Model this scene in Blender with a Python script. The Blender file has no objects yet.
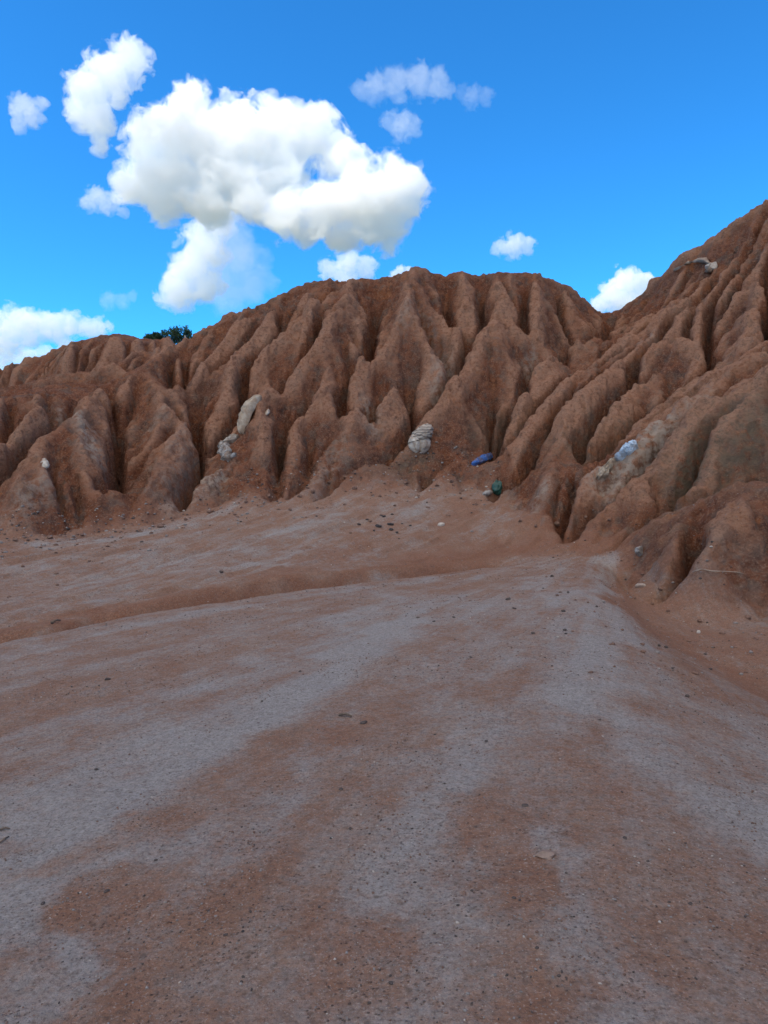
import bpy, bmesh, math, random
import numpy as np
from mathutils import Vector, Matrix, noise as mnoise

S = bpy.context.scene
COL = S.collection
random.seed(7)

# ------------------------------------------------------------------ camera
F = 750.0
EYE = Vector((0, 0, 1.6))
PITCH = math.atan(57 / F)
cd = bpy.data.cameras.new('camera')
cam = bpy.data.objects.new('camera', cd)
COL.objects.link(cam)
S.camera = cam
cd.sensor_fit = 'VERTICAL'
cd.sensor_height = 36
cd.lens = F / 1024 * 36
cd.clip_start = .05
cd.clip_end = 20000
cam.location = EYE
cam.rotation_euler = (math.pi / 2 - PITCH, 0, 0)

# ------------------------------------------------------------------ sky and sun
EL, AZ = math.radians(50), math.radians(-118)       # azimuth clockwise from +Y
w = bpy.data.worlds.new('World')
S.world = w
w.use_nodes = True
nt = w.node_tree
bg = nt.nodes['Background']
sk = nt.nodes.new('ShaderNodeTexSky')
sk.sky_type = 'NISHITA'
sk.sun_disc = False
sk.sun_elevation = EL
sk.sun_rotation = AZ
sk.altitude = 1500
sk.air_density = 1.0
sk.dust_density = 0.0
sk.ozone_density = 3.0
tint = nt.nodes.new('ShaderNodeMix')
tint.data_type = 'RGBA'
tint.blend_type = 'MULTIPLY'
tint.inputs[0].default_value = 1
tint.inputs[7].default_value = (.21, .93, 1.45, 1)
nt.links.new(sk.outputs[0], tint.inputs[6])
# broken cloud cover overhead and behind the viewer, added as whiter fill light
def wn(kind, **kw):
    x = nt.nodes.new('ShaderNode' + kind)
    for k, v in kw.items(): setattr(x, k, v)
    return x
wtc = wn('TexCoord')
wsep = wn('SeparateXYZ')
nt.links.new(wtc.outputs['Generated'], wsep.inputs[0])
wside = wn('Math', operation='MULTIPLY_ADD')            # rises overhead and towards the back
wleft = wn('Math', operation='MULTIPLY_ADD')
nt.links.new(wsep.outputs['X'], wleft.inputs[0]); wleft.inputs[1].default_value = .6; nt.links.new(wsep.outputs['Y'], wleft.inputs[2])
nt.links.new(wleft.outputs[0], wside.inputs[0]); wside.inputs[1].default_value = -.45; nt.links.new(wsep.outputs['Z'], wside.inputs[2])
wnz = wn('TexNoise'); wnz.inputs['Scale'].default_value = 3.2; wnz.inputs['Detail'].default_value = 7; wnz.inputs['Roughness'].default_value = .55
nt.links.new(wtc.outputs['Generated'], wnz.inputs['Vector'])
wsum = wn('Math', operation='MULTIPLY_ADD')
nt.links.new(wside.outputs[0], wsum.inputs[0]); wsum.inputs[1].default_value = .5; nt.links.new(wnz.outputs['Fac'], wsum.inputs[2])
wcov = wn('MapRange', interpolation_type='SMOOTHSTEP')
nt.links.new(wsum.outputs[0], wcov.inputs[0]); wcov.inputs[1].default_value = .72; wcov.inputs[2].default_value = .90
wmix = wn('Mix', data_type='RGBA')
nt.links.new(wcov.outputs[0], wmix.inputs[0]); nt.links.new(tint.outputs[2], wmix.inputs[6]); wmix.inputs[7].default_value = (8.4, 7.6, 6.95, 1)
nt.links.new(wmix.outputs[2], bg.inputs[0])
bg.inputs[1].default_value = .13
SUN = Vector((math.sin(AZ) * math.cos(EL), math.cos(AZ) * math.cos(EL), math.sin(EL)))
sl = bpy.data.lights.new('sun', 'SUN')
sl.energy = 2.7
sl.angle = math.radians(.5)
sl.color = (1, .99, .975)
so = bpy.data.objects.new('sun', sl)
COL.objects.link(so)
so.rotation_euler = SUN.to_track_quat('Z', 'Y').to_euler()
S.view_settings.view_transform = 'Standard'
S.view_settings.look = 'None'
S.view_settings.exposure = .5
S.view_settings.gamma = 1
S.cycles.max_bounces = 18
S.cycles.volume_bounces = 16
S.cycles.diffuse_bounces = 3
S.cycles.volume_max_steps = 256


# ------------------------------------------------------------------ helpers
def tag(o, label=None, cat=None, group=None, kind=None):
    if label: o['label'] = label
    if cat: o['category'] = cat
    if group: o['group'] = group
    if kind: o['kind'] = kind
    return o


def ray(px, py):
    """direction seen at a point of the 768 x 1024 frame"""
    x = (px - 384) / F
    v = (512 - py) / F
    c, s = math.cos(PITCH), math.sin(PITCH)
    return Vector((x, c + v * s, v * c - s))


def at(px, py, Y):
    d = ray(px, py)
    return EYE + d * (Y / d.y)


class Nodes:
    """thin shorthand for building a material's node tree"""
    def __init__(self, name):
        self.m = bpy.data.materials.new(name)
        self.m.use_nodes = True
        self.t = self.m.node_tree
        self.t.nodes.clear()
        self.out = self.t.nodes.new('ShaderNodeOutputMaterial')

    def n(self, kind, **kw):
        x = self.t.nodes.new('ShaderNode' + kind)
        for k, v in kw.items():
            setattr(x, k, v)
        return x

    def put(self, sock, v):
        if isinstance(v, bpy.types.NodeSocket):
            self.t.links.new(v, sock)
        elif v is not None:
            sock.default_value = v

    def math(self, op, a, b=None, c=None, clamp=False):
        x = self.n('Math', operation=op, use_clamp=clamp)
        for i, v in enumerate((a, b, c)):
            self.put(x.inputs[i], v)
        return x.outputs[0]

    def mix(self, f, a, b, blend='MIX'):
        x = self.n('Mix', data_type='RGBA', blend_type=blend)
        self.put(x.inputs[0], f)
        self.put(x.inputs[6], (*a, 1) if isinstance(a, tuple) else a)
        self.put(x.inputs[7], (*b, 1) if isinstance(b, tuple) else b)
        return x.outputs[2]

    def noise(self, vec, scale, detail=4, rough=.55, dist=0):
        x = self.n('TexNoise')
        self.put(x.inputs['Vector'], vec)
        x.inputs['Scale'].default_value = scale
        x.inputs['Detail'].default_value = detail
        x.inputs['Roughness'].default_value = rough
        x.inputs['Distortion'].default_value = dist
        return x.outputs['Fac']

    def ramp(self, v, lo, hi, a=0., b=1.):
        x = self.n('MapRange', interpolation_type='SMOOTHSTEP')
        self.put(x.inputs[0], v)
        for i, q in enumerate((lo, hi, a, b)):
            x.inputs[i + 1].default_value = q
        return x.outputs[0]

    def attr(self, name, out='Fac'):
        return self.n('Attribute', attribute_name=name).outputs[out]

    def surface(self, color, rough=.9, bump=None, strength=.5, dist=.02, spec=.2, **kw):
        b = self.n('BsdfPrincipled')
        self.put(b.inputs['Base Color'], (*color, 1) if isinstance(color, tuple) else color)
        self.put(b.inputs['Roughness'], rough)
        b.inputs['Specular IOR Level'].default_value = spec
        for k, v in kw.items():
            b.inputs[k].default_value = v
        if bump is not None:
            q = self.n('Bump')
            q.inputs['Strength'].default_value = strength
            q.inputs['Distance'].default_value = dist
            self.put(q.inputs['Height'], bump)
            self.t.links.new(q.outputs[0], b.inputs['Normal'])
        self.t.links.new(b.outputs[0], self.out.inputs['Surface'])
        return self.m


# ------------------------------------------------------------------ numpy noise
def _hash(ix, iy, iz, seed):
    h = (ix.astype(np.int64) * 374761393 + iy.astype(np.int64) * 668265263 + iz.astype(np.int64) * 2147483647 + seed * 1274126177) & 0xffffffff
    h = ((h ^ (h >> 13)) * 1274126177) & 0xffffffff
    return ((h ^ (h >> 16)) & 0xffff).astype(np.float32) / 65535.0


def vnoise(x, y, z, seed=0):
    """3-D value noise, -1..1"""
    ix, iy, iz = np.floor(x), np.floor(y), np.floor(z)
    fx, fy, fz = x - ix, y - iy, z - iz
    fx = fx * fx * fx * (fx * (fx * 6 - 15) + 10)
    fy = fy * fy * fy * (fy * (fy * 6 - 15) + 10)
    fz = fz * fz * fz * (fz * (fz * 6 - 15) + 10)
    r = 0
    for a in (0, 1):
        for b in (0, 1):
            for c in (0, 1):
                k = (fx if a else 1 - fx) * (fy if b else 1 - fy) * (fz if c else 1 - fz)
                r = r + k * _hash(ix + a, iy + b, iz + c, seed)
    return r * 2 - 1


def blur(a, s):
    """separable gaussian, s in cells"""
    n = int(3 * s + 1)
    k = np.exp(-.5 * (np.arange(-n, n + 1) / s) ** 2)
    k /= k.sum()
    for ax in (0, 1):
        p = [(0, 0), (0, 0)]
        p[ax] = (n, n)
        b = np.pad(a, p, mode='edge')
        a = sum(k[i] * (b[i:i + a.shape[0], :] if ax == 0 else b[:, i:i + a.shape[1]]) for i in range(2 * n + 1))
    return a


# ------------------------------------------------------------------ terrain: ridge and gully lines
def interp(pts, q):
    xs = [p[0] for p in pts]
    return [np.interp(q, xs, [p[i] for p in pts]) for i in range(1, len(pts[0]))]


# foot and crest of the main wall: bearing column, height on the frame, distance
FOOT = [(-700, 575, 13.5), (-400, 562, 14.5), (-150, 545, 16), (0, 541, 16.6), (60, 537, 17.3), (146, 527, 18.3), (200, 511, 19.4), (250, 497, 20.2),
        (320, 484, 21), (400, 480, 21.5), (470, 477, 22), (505, 482, 21.8), (620, 470, 22)]
CREST = [(-700, 395, 21), (-400, 372, 23), (-150, 380, 23), (0, 398, 23), (54, 383, 24), (112, 383, 25), (146, 363, 26), (180, 346, 29), (205, 331, 29.5),
         (240, 312, 29), (272, 302, 29), (300, 283, 29), (325, 278, 29), (350, 279, 28.8), (385, 277, 28.8), (405, 271, 28.6), (420, 267, 28.5), (440, 272, 28.8),
         (480, 274, 29.2), (510, 271, 29.4), (540, 274, 29.5), (575, 294, 30.5), (605, 312, 32)]


def wall(px, py, off):
    fb, fY = interp(FOOT, px)
    cb, cY = interp(CREST, px)
    s = min(max((fb - py) / (fb - cb), 0), 1)
    Y = 1 / ((1 - s) / fY + s / cY)
    k = min(1, s * 5 + .15) * min(1, (1 - s) * 4 + .12)
    return at(px, py, Y + off * k)


LINES = []


def taper(p, pts):
    """a spur or gully that starts half way down the wall grows out of it, unless it branches off another"""
    i = pts.index(p)
    x, y = pts[0]
    fb, cb = interp(FOOT, x)[0], interp(CREST, x)[0]
    if (fb - y) / (fb - cb) > .88 or any(abs(x - q[0]) + abs(y - q[1]) < 8 for q in PLACED):
        return 1
    return (.1, .5, .8)[i] if i < 3 else 1


PLACED = []


def line(pts, off=None):
    """a ridge or gully line: (column, row, distance) points, or (column, row) points lying on the wall"""
    LINES.append([at(p[0], p[1], p[2] + (off or 0)) if len(p) == 3 else wall(p[0], p[1], off * taper(p, pts)) for p in pts])
    PLACED.extend(p for p in pts if len(p) == 2)


def toe(pts, dy):
    """runs a spur or gully that comes near the foot of the wall on to the foot"""
    p, q = pts[-1], pts[-2]
    fb, fY = interp(FOOT, p[0])
    cb = interp(CREST, p[0])[0]
    if (fb - p[1]) / (fb - cb) < .33:
        x = p[0] + (p[0] - q[0]) / max(8, p[1] - q[1]) * (fb - p[1]) * .6
        fb, fY = interp(FOOT, x)
        LINES.append([LINES[-1][-1], at(x, fb + 1, fY + dy)])


def world(*pts):
    LINES.append([Vector(p) for p in pts])


R, G = -1.15, 1.25
line([(p[0], p[1], p[2]) for p in CREST])
line([(p[0], p[1], p[2]) for p in FOOT[:-1]])
for a in (3.5, 9):                                   # the ground drops off behind the crest
    LINES.append([at(*p) * 1.0 + Vector((0, a, -.45 * a)) for p in CREST if p[0] < 100 or p[0] > 230])
# ridges of the main wall
for p in [
    [(417, 268), (407, 297), (400, 334), (390, 372), (369, 402), (349, 429), (339, 450)],
    [(408, 300), (420, 317), (437, 348), (446, 372), (437, 392), (414, 415), (395, 436), (375, 458), (342, 478)],
    [(446, 374), (458, 386), (463, 397)],
    [(349, 280), (346, 304), (332, 328), (312, 345), (291, 368), (273, 389), (260, 405), (268, 422), (264, 450), (247, 477)],
    [(332, 330), (327, 355), (312, 389), (298, 416), (291, 450)],
    [(327, 356), (335, 395), (332, 422), (322, 456)],
    [(348, 300), (356, 341), (362, 368)],
    [(312, 290), (302, 324), (281, 336), (261, 351), (241, 372), (224, 395), (211, 409)],
    [(275, 302), (268, 326), (244, 352), (222, 376)],
    [(244, 314), (232, 330), (217, 348), (203, 368), (192, 386)],
    [(491, 277), (493, 307), (478, 334), (473, 365), (468, 380)],
    [(493, 307), (499, 330), (505, 358)],
    [(515, 275), (509, 296), (513, 318)],
    [(455, 275), (462, 300), (465, 330), (470, 350)],
    [(537, 275), (542, 307), (549, 334), (546, 355), (532, 361), (512, 382), (498, 392), (478, 403), (466, 416), (463, 436), (450, 458)],
    [(546, 355), (555, 375)],
    [(498, 392), (512, 402), (528, 404)],
    [(466, 416), (472, 440), (470, 458)],
    [(578, 298), (586, 321), (590, 345), (584, 362)],
    [(560, 290), (566, 318), (572, 345)],
    # left shoulder
    [(146, 364), (154, 388), (163, 412), (150, 435), (136, 459), (129, 480)],
    [(163, 412), (178, 418), (184, 424), (169, 449), (150, 468), (144, 492)],
    [(193, 457), (169, 477), (150, 492)],
    [(206, 365), (188, 385), (178, 402)],
    [(146, 366), (128, 384), (100, 398), (81, 417), (91, 442), (74, 460), (44, 479), (20, 503), (6, 524)],
    [(81, 417), (62, 418), (50, 436), (38, 456), (15, 478), (-10, 500)],
    [(54, 384), (40, 405), (20, 430), (-5, 452)],
    [(20, 392), (-5, 415), (-40, 440)],
    [(91, 442), (100, 462), (98, 488)],
]:
    line(p, R)
    toe(p, -.25)
for p in [[(234, 470), (203, 489), (169, 508), (146, 516)], [(372, 462), (350, 470), (330, 478)], [(322, 470), (312, 480)]]:
    line(p, -.35)
for p in [[(362, 284), (363, 310), (365, 345)], [(392, 282), (389, 310), (384, 345)], [(434, 276), (438, 300), (441, 330)], [(472, 277), (476, 300), (478, 320)], [(526, 276), (531, 300), (534, 322)], [(550, 280), (552, 303)],
          [(330, 283), (326, 305), (322, 322)], [(282, 300), (276, 325), (268, 345)], [(256, 308), (238, 340)], [(300, 395), (292, 420)], [(345, 350), (350, 375), (345, 395)], [(396, 375), (388, 400), (378, 420)], [(450, 400), (445, 420)], [(420, 360), (424, 385)]]:
    line(p, -.2)
# gullies of the main wall
for p in [
    [(376, 288), (369, 334), (369, 372), (362, 395), (349, 422), (336, 443), (334, 463)],
    [(303, 345), (291, 356), (278, 376), (258, 395), (247, 416), (234, 443), (218, 462), (200, 480)],
    [(318, 366), (298, 392), (285, 412), (286, 443), (283, 463)],
    [(322, 390), (318, 420), (310, 450), (304, 470)],
    [(444, 290), (447, 318), (452, 345), (461, 368), (466, 385), (471, 397), (462, 408), (452, 422), (440, 440), (428, 455), (410, 466), (395, 474)],
    [(425, 340), (426, 370), (415, 398), (400, 420), (380, 444)],
    [(415, 398), (412, 412)],
    [(475, 295), (482, 318), (488, 345), (486, 370), (478, 388)],
    [(522, 300), (522, 328), (521, 351), (508, 372), (490, 382)],
    [(553, 300), (559, 334), (569, 370), (562, 385)],
    [(482, 420), (486, 440), (482, 460)],
    [(505, 410), (498, 430), (492, 455)],
    [(340, 300), (330, 315), (318, 330), (300, 346)],
    [(290, 300), (285, 320), (262, 338), (246, 360), (228, 382), (214, 400)],
    [(256, 312), (248, 332), (226, 354), (208, 380), (196, 398)],
    [(176, 352), (166, 373), (170, 398), (177, 412), (196, 432), (208, 458), (196, 474)],
    [(112, 389), (114, 410), (117, 435), (120, 469), (114, 488), (105, 505)],
    [(70, 428), (66, 445), (48, 468), (20, 486), (2, 512)],
    [(46, 420), (25, 446), (5, 466), (-20, 490)],
    [(158, 440), (146, 460), (138, 484)],
    [(182, 440), (168, 462), (152, 480)],
    [(136, 390), (140, 412), (134, 436)],
    [(385, 300), (383, 330), (380, 350)],
]:
    line(p, G)
    toe(p, .05)
for X in range(-660, -40, 55):                       # the same wall goes on beyond the frame
    j = random.uniform(-8, 8)
    fb, cb = interp(FOOT, X)[0], interp(CREST, X)[0]
    line([(X + (1 - s) * 0 - s * 0 + j * s * 3 - 12 * (1 - s), cb + (fb - cb) * (1 - s)) for s in (.98, .7, .4, .1)], R)
    line([(X + 27 + j * s * 2 - 12 * (1 - s), cb + (fb - cb) * (1 - s)) for s in (.9, .6, .3, .1)], G)
# the hill behind the left shoulder
line([(-700, 340, 36), (-300, 372, 36), (-60, 377, 36), (0, 370, 36), (14, 367, 36), (22, 364, 36), (40, 359, 36), (60, 347, 36), (75, 343, 36), (100, 334, 36), (120, 331.5, 36), (133, 335, 36),
      (146, 339, 36), (165, 339, 36), (185, 341, 35), (200, 334, 33), (208, 327, 31)])
line([(-40, 396, 28), (20, 383, 28.5), (60, 374, 28.5), (98, 372, 28.5), (130, 366, 28.5), (150, 358, 29)])
line([(120, 333, 36), (112, 345, 33.5), (90, 358, 31.5)])
line([(160, 341, 36), (160, 350, 33), (158, 358, 30)])
line([(140, 340, 36), (136, 352, 32.5), (128, 362, 30)])
line([(75, 344, 36), (62, 356, 33), (40, 368, 31)])
world((-40, 42, 5), (-16, 41, 5.5), (-12, 41, 6.9), (-8, 42, 7.0), (-5, 42, 5))
# right hillside: crest, spurs and the gullies between them
line([(605, 312, 32), (620, 308, 31.5), (636, 301, 31), (645, 295, 30.7), (649, 284, 30.6), (654, 280, 30.4), (659, 284, 30), (665, 276, 29.6), (680, 263, 29), (697, 252, 28.4), (712, 243, 28), (735, 229, 27.3), (752, 216, 26.8),
      (768, 205, 26.3), (860, 150, 25), (1000, 90, 24.5), (1300, 20, 24)])
LINES.append([at(*p) + Vector((1, 4, -1.5)) for p in [(620, 320, 31.5), (665, 276, 29.6), (712, 243, 28), (768, 205, 26.3), (900, 130, 25)]])
line([(768, 290, 24), (745, 300, 24.4), (728, 308, 24.6), (706, 316, 25), (690, 319, 25.3), (670, 325, 25.7), (652, 333, 26), (636, 342, 26), (617, 357, 25.8), (583, 375, 24.8), (562, 392, 23.8), (542, 409, 23),
      (524, 430, 22.3), (508, 453, 21.8), (499, 472, 21.4)], -.5)
line([(768, 290, 24), (900, 235, 23), (1100, 180, 22)])
line([(500, 472, 22.3), (507, 450, 22.9), (526, 424, 23.7), (552, 394, 25.2), (576, 378, 26.6), (598, 359, 28), (608, 345, 29.3), (609, 326, 31)], .6)
line([(609, 347, 28.6), (640, 334, 27.6), (662, 321, 27.3), (676, 303, 27.4), (690, 283, 27.7), (702, 266, 28)], .2)
line([(672, 272, 29.1), (680, 285, 28), (686, 296, 27.2)], -.1)
line([(735, 262, 26.4), (722, 278, 26.2), (718, 290, 25.8)])
line([(640, 306, 30.2), (643, 318, 29), (650, 328, 27.4)], .1)
line([(700, 346, 22.7), (680, 346, 23.2), (660, 351, 23.6), (640, 362, 23.5), (623, 375, 23.3), (600, 392, 22.6), (583, 405, 22), (566, 426, 21.2), (552, 446, 20.6), (540, 464, 20.1), (530, 480, 19.7), (522, 496, 19.2)], -.5)
line([(512, 474, 20.9), (520, 462, 21.2), (536, 446, 21.8), (556, 420, 22.8), (590, 391, 24), (622, 366, 25)], .6)
line([(562, 460, 19.6), (552, 476, 19), (540, 500, 18.3), (530, 515, 17.6)], -.5)
line([(548, 466, 20.2), (535, 490, 19.2), (524, 508, 18.2)], .6)
line([(640, 385, 22.6), (618, 408, 21.6), (596, 434, 20.6), (575, 462, 19.6)], .6)
line([(664, 372, 23), (640, 398, 22.3), (612, 430, 21.2), (588, 462, 20)], -.5)
line([(709, 335, 24), (709, 362, 22.6), (705, 388, 21.6)], .6)
line([(722, 330, 23.6), (724, 360, 21.9), (716, 385, 21.2)], .6)
line([(740, 322, 23.3), (745, 345, 21.6), (740, 368, 21)], -.5)
line([(768, 318, 23.2), (765, 342, 21.3)])
line([(590, 492, 18.7), (603, 473, 19.3), (633, 442, 20), (663, 418, 20.4), (695, 396, 20.7), (728, 380, 20.7), (768, 355, 20.6), (900, 300, 20.5)], .6)
line([(900, 290, 18.5), (768, 362, 18.6), (745, 376, 18.6), (728, 387, 18.5), (712, 396, 18.4), (695, 403, 18.3), (680, 415, 18.2), (663, 425, 18), (650, 432, 17.9), (633, 449, 17.8), (618, 466, 17.7), (603, 481, 17.6),
      (585, 500, 17.5)])
line([(745, 398, 17.9), (722, 412, 17.6), (705, 432, 17.3), (684, 458, 17), (664, 486, 16.8), (640, 506, 16.6)], .6)
line([(690, 415, 17.9), (672, 440, 17.3), (652, 468, 16.9), (625, 496, 16.8)], -.5)
line([(672, 428, 17.9), (655, 452, 17.4), (632, 482, 17.1), (606, 506, 17)], .4)
line([(900, 330, 16.8), (768, 386, 16.8), (752, 398, 16.5), (735, 420, 16.25), (718, 446, 16.1), (704, 472, 16), (692, 493, 15.9)])
line([(768, 420, 16.1), (745, 450, 15.8), (722, 478, 15.7), (706, 498, 15.6)])
line([(900, 470, 14.6), (768, 497, 15.3), (740, 500, 15.3), (710, 505, 15.4), (695, 508, 15.7), (666, 512, 16.2), (640, 515, 16.6), (610, 518, 16.8), (587, 520, 17), (560, 522, 17.2), (530, 520, 17.6), (512, 505, 19), (502, 488, 20.8)])
# mound at the right
line([(1000, 430, 12.2), (850, 466, 12.4), (768, 486, 12.7), (745, 489, 13), (728, 494, 13.1), (706, 510, 13.3), (690, 518, 13.5), (668, 529, 13.7), (650, 534, 14), (633, 541, 14.2), (624, 549, 14.4)])
line([(900, 500, 14.1), (768, 492, 14.3), (720, 505, 14.5), (690, 516, 14.7), (655, 532, 15), (630, 545, 15.1)])
line([(1000, 600, 10.5), (768, 602, 11.4), (740, 612, 11), (718, 620, 10.8), (700, 632, 10.4), (688, 629, 10.5), (676, 613, 11.1), (662, 602, 11.6), (649, 590, 12.3), (640, 568, 13.5), (634, 556, 14.1)])
line([(728, 495, 13), (722, 520, 12.2), (712, 556, 11.4), (704, 590, 10.9)], .1)
line([(752, 500, 12.7), (742, 540, 12), (735, 575, 11.5)], -.15)
line([(690, 520, 13.4), (682, 545, 12.6), (672, 575, 11.9)], -.15)
line([(706, 525, 13.2), (698, 552, 12.5), (688, 585, 11.7)], .12)
line([(660, 535, 13.9), (655, 552, 13.2), (652, 575, 12.6)], -.15)
# red gully floor, channel and its near lip
line([(768, 500, 14.8), (700, 512, 15.1), (660, 522, 15.6), (620, 534, 16), (560, 541, 16.4), (500, 551, 15.9)])
LIP = [(500, 565, 13.8), (450, 572, 13.1), (400, 578, 12.5), (350, 585, 11.9), (300, 590, 11.3), (250, 597, 10.7), (200, 604, 10.2), (150, 613, 9.7), (100, 622, 9.2), (50, 632, 8.7), (0, 643, 8.3)]
WOB = [random.uniform(-.12, .12) for _ in LIP]
world(*[tuple(at(p[0], p[1], p[2] + .5 + o * .6) + Vector((0, 0, -.22))) for p, o in zip(LIP, WOB)], (-8, 7.2, -1.1), (-15, 5.2, -1.7), (-34, 2, -2.6))
world(*[tuple(at(p[0], p[1] - k, p[2] + .68 + o)) for p, o, k in zip(LIP, WOB, (3, 6, 11, 13, 17, 15, 14, 10, 8, 9, 9))], (-8, 7.8, -.85))
line([(0, 643, 8.3), (100, 622, 9.2), (200, 604, 10.2), (300, 590, 11.3), (400, 578, 12.5), (500, 565, 13.8), (560, 558, 14.6), (600, 553, 15), (622, 553, 14.9)])
world((4.32, 15, -.36), (3.2, 11, -.27), (1.8, 6, -.15), (.6, 2, -.04), (0, 0, 0), (-1, -8, .25))
world((-4.3, 8.3, -.5), (-5.2, 5, -.55), (-5, 2, -.45), (-4.5, -2, -.2), (-5, -8, 0))
world((-8.5, 6.2, -.95), (-15, 3.8, -1.5), (-34, 0, -2.4))
world((-20, -8, -.8), (-34, -8, -1.6))
line([(609, 573, 14), (616, 590, 12.6), (628, 608, 11.3), (646, 624, 10.3), (668, 640, 9.6), (690, 655, 9), (712, 667, 8.6), (740, 682, 8.1), (768, 695, 7.8), (900, 760, 6.6), (1200, 900, 5)])
world((34, 5, 1), (34, 12, 5), (34, 22, 11), (33, 40, 8))
world((10, -8, .3), (34, -8, .8))
world((-34, 55, 3), (0, 55, 3), (34, 55, 4))
# fan between the channel and the wall, with shallow washes
line([(505, 492, 20.8), (480, 510, 18.6), (440, 532, 16.4), (400, 548, 14.9)])
line([(420, 485, 20.8), (370, 512, 18), (300, 545, 15), (240, 572, 12.6)])
line([(300, 490, 20.4), (220, 525, 17.4), (120, 560, 14.2), (20, 590, 12)])
line([(330, 492, 20.2), (260, 522, 17.6), (170, 556, 14.6), (80, 584, 12.6)])

# ------------------------------------------------------------------ terrain: solve the heights between the lines
X0, X1, Y0, Y1, H = -34.0, 34.0, -8.0, 56.0, .1


def solve():
    z = None
    for lev in (32, 16, 8, 4, 2, 1):
        h = H * lev
        nx, ny = int(round((X1 - X0) / h)) + 1, int(round((Y1 - Y0) / h)) + 1
        acc, cnt = np.zeros(nx * ny), np.zeros(nx * ny)
        for L in LINES:
            P = np.array([tuple(p) for p in L])
            for a, b in zip(P[:-1], P[1:]):
                n = max(2, int(np.hypot(*(b - a)[:2]) / h * 2.5) + 1)
                q = a + (b - a) * np.linspace(0, 1, n)[:, None]
                i = np.round((q[:, 0] - X0) / h).astype(int)
                j = np.round((q[:, 1] - Y0) / h).astype(int)
                ok = (i >= 0) & (i < nx) & (j >= 0) & (j < ny)
                k = i[ok] * ny + j[ok]
                acc += np.bincount(k, q[ok, 2], nx * ny)
                cnt += np.bincount(k, minlength=nx * ny)
        m = (cnt > 0).reshape(nx, ny)
        v = (acc / np.maximum(cnt, 1)).reshape(nx, ny)
        if z is None:
            z = np.full((nx, ny), v[m].mean())
        else:
            i = np.linspace(0, z.shape[0] - 1, nx)
            j = np.linspace(0, z.shape[1] - 1, ny)
            i0 = np.minimum(i.astype(int), z.shape[0] - 2)
            j0 = np.minimum(j.astype(int), z.shape[1] - 2)
            fi, fj = (i - i0)[:, None], (j - j0)[None]
            z = (z[i0][:, j0] * (1 - fi) * (1 - fj) + z[i0 + 1][:, j0] * fi * (1 - fj) + z[i0][:, j0 + 1] * (1 - fi) * fj + z[i0 + 1][:, j0 + 1] * fi * fj)
        for it in range({32: 400, 16: 200, 8: 120, 4: 80, 2: 50, 1: 24}[lev]):
            z[m] = v[m]
            p = np.pad(z, 1, mode='edge')
            z = .25 * (p[2:, 1:-1] + p[:-2, 1:-1] + p[1:-1, 2:] + p[1:-1, :-2])
        z[m] = v[m]
    return z


Z = solve()
NX, NY = Z.shape
GX = np.linspace(X0, X1, NX)
GY = np.linspace(Y0, Y1, NY)


def sample(A, x, y):
    i = np.clip((x - X0) / H, 0, NX - 1.001)
    j = np.clip((y - Y0) / H, 0, NY - 1.001)
    a, b = i.astype(int), j.astype(int)
    u, v = i - a, j - b
    return A[a, b] * (1 - u) * (1 - v) + A[a + 1, b] * u * (1 - v) + A[a, b + 1] * (1 - u) * v + A[a + 1, b + 1] * u * v


# where the ground is steep enough to be cut by rain
Zs = blur(Z, 6)
gx, gy = np.gradient(Zs, H)
STEEP = np.clip((np.hypot(gx, gy) - .28) / .3, 0, 1)
STEEP = blur(STEEP, 3)
XX, YY = np.meshgrid(GX, GY, indexing='ij')


def seg_dist(x, y, pts):
    best = np.full(x.shape, 1e9)
    for a, b in zip(pts[:-1], pts[1:]):
        ux, uy = b[0] - a[0], b[1] - a[1]
        t = np.clip(((x - a[0]) * ux + (y - a[1]) * uy) / (ux * ux + uy * uy + 1e-9), 0, 1)
        best = np.minimum(best, np.hypot(x - a[0] - t * ux, y - a[1] - t * uy))
    return best


lipd = seg_dist(XX, YY, [at(*p) + Vector((0, .6, 0)) for p in LIP] + [Vector((-8, 7.2, 0))])
CRISP = np.exp(-(lipd / .9) ** 4)
Z = blur(Z, .6) * STEEP + (blur(Z, 2.5) * (1 - CRISP) + blur(Z, .8) * CRISP) * (1 - STEEP)


def flow_paths(Z, drops, steps, seed):
    """how many of the rain drops, let go all over the slope, pass through each cell"""
    rng = np.random.default_rng(seed)
    x = rng.uniform(-28, 28, drops)
    y = rng.uniform(8, 40, drops)
    keep = rng.random(drops) < sample(STEEP, x, y) + .02
    i, j = (x[keep] - X0) / H, (y[keep] - Y0) / H
    di = np.zeros_like(i); dj = np.zeros_like(i)
    acc = np.zeros(NX * NY)
    for s in range(steps):
        a = np.clip(i.astype(int), 0, NX - 2); b = np.clip(j.astype(int), 0, NY - 2)
        u, v = i - a, j - b
        z00, z10, z01, z11 = Z[a, b], Z[a + 1, b], Z[a, b + 1], Z[a + 1, b + 1]
        hx = (z10 - z00) * (1 - v) + (z11 - z01) * v
        hy = (z01 - z00) * (1 - u) + (z11 - z10) * u
        l = np.hypot(hx, hy) + 1e-9
        di = di * .4 - hx / l * .6; dj = dj * .4 - hy / l * .6
        l = np.hypot(di, dj) + 1e-9
        di /= l; dj /= l
        acc += np.bincount(a * NY + b, np.full(i.shape, min(s / 12, 1)), minlength=NX * NY)
        i = np.clip(i + di, 1, NX - 3); j = np.clip(j + dj, 1, NY - 3)
    return acc.reshape(NX, NY)


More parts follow.
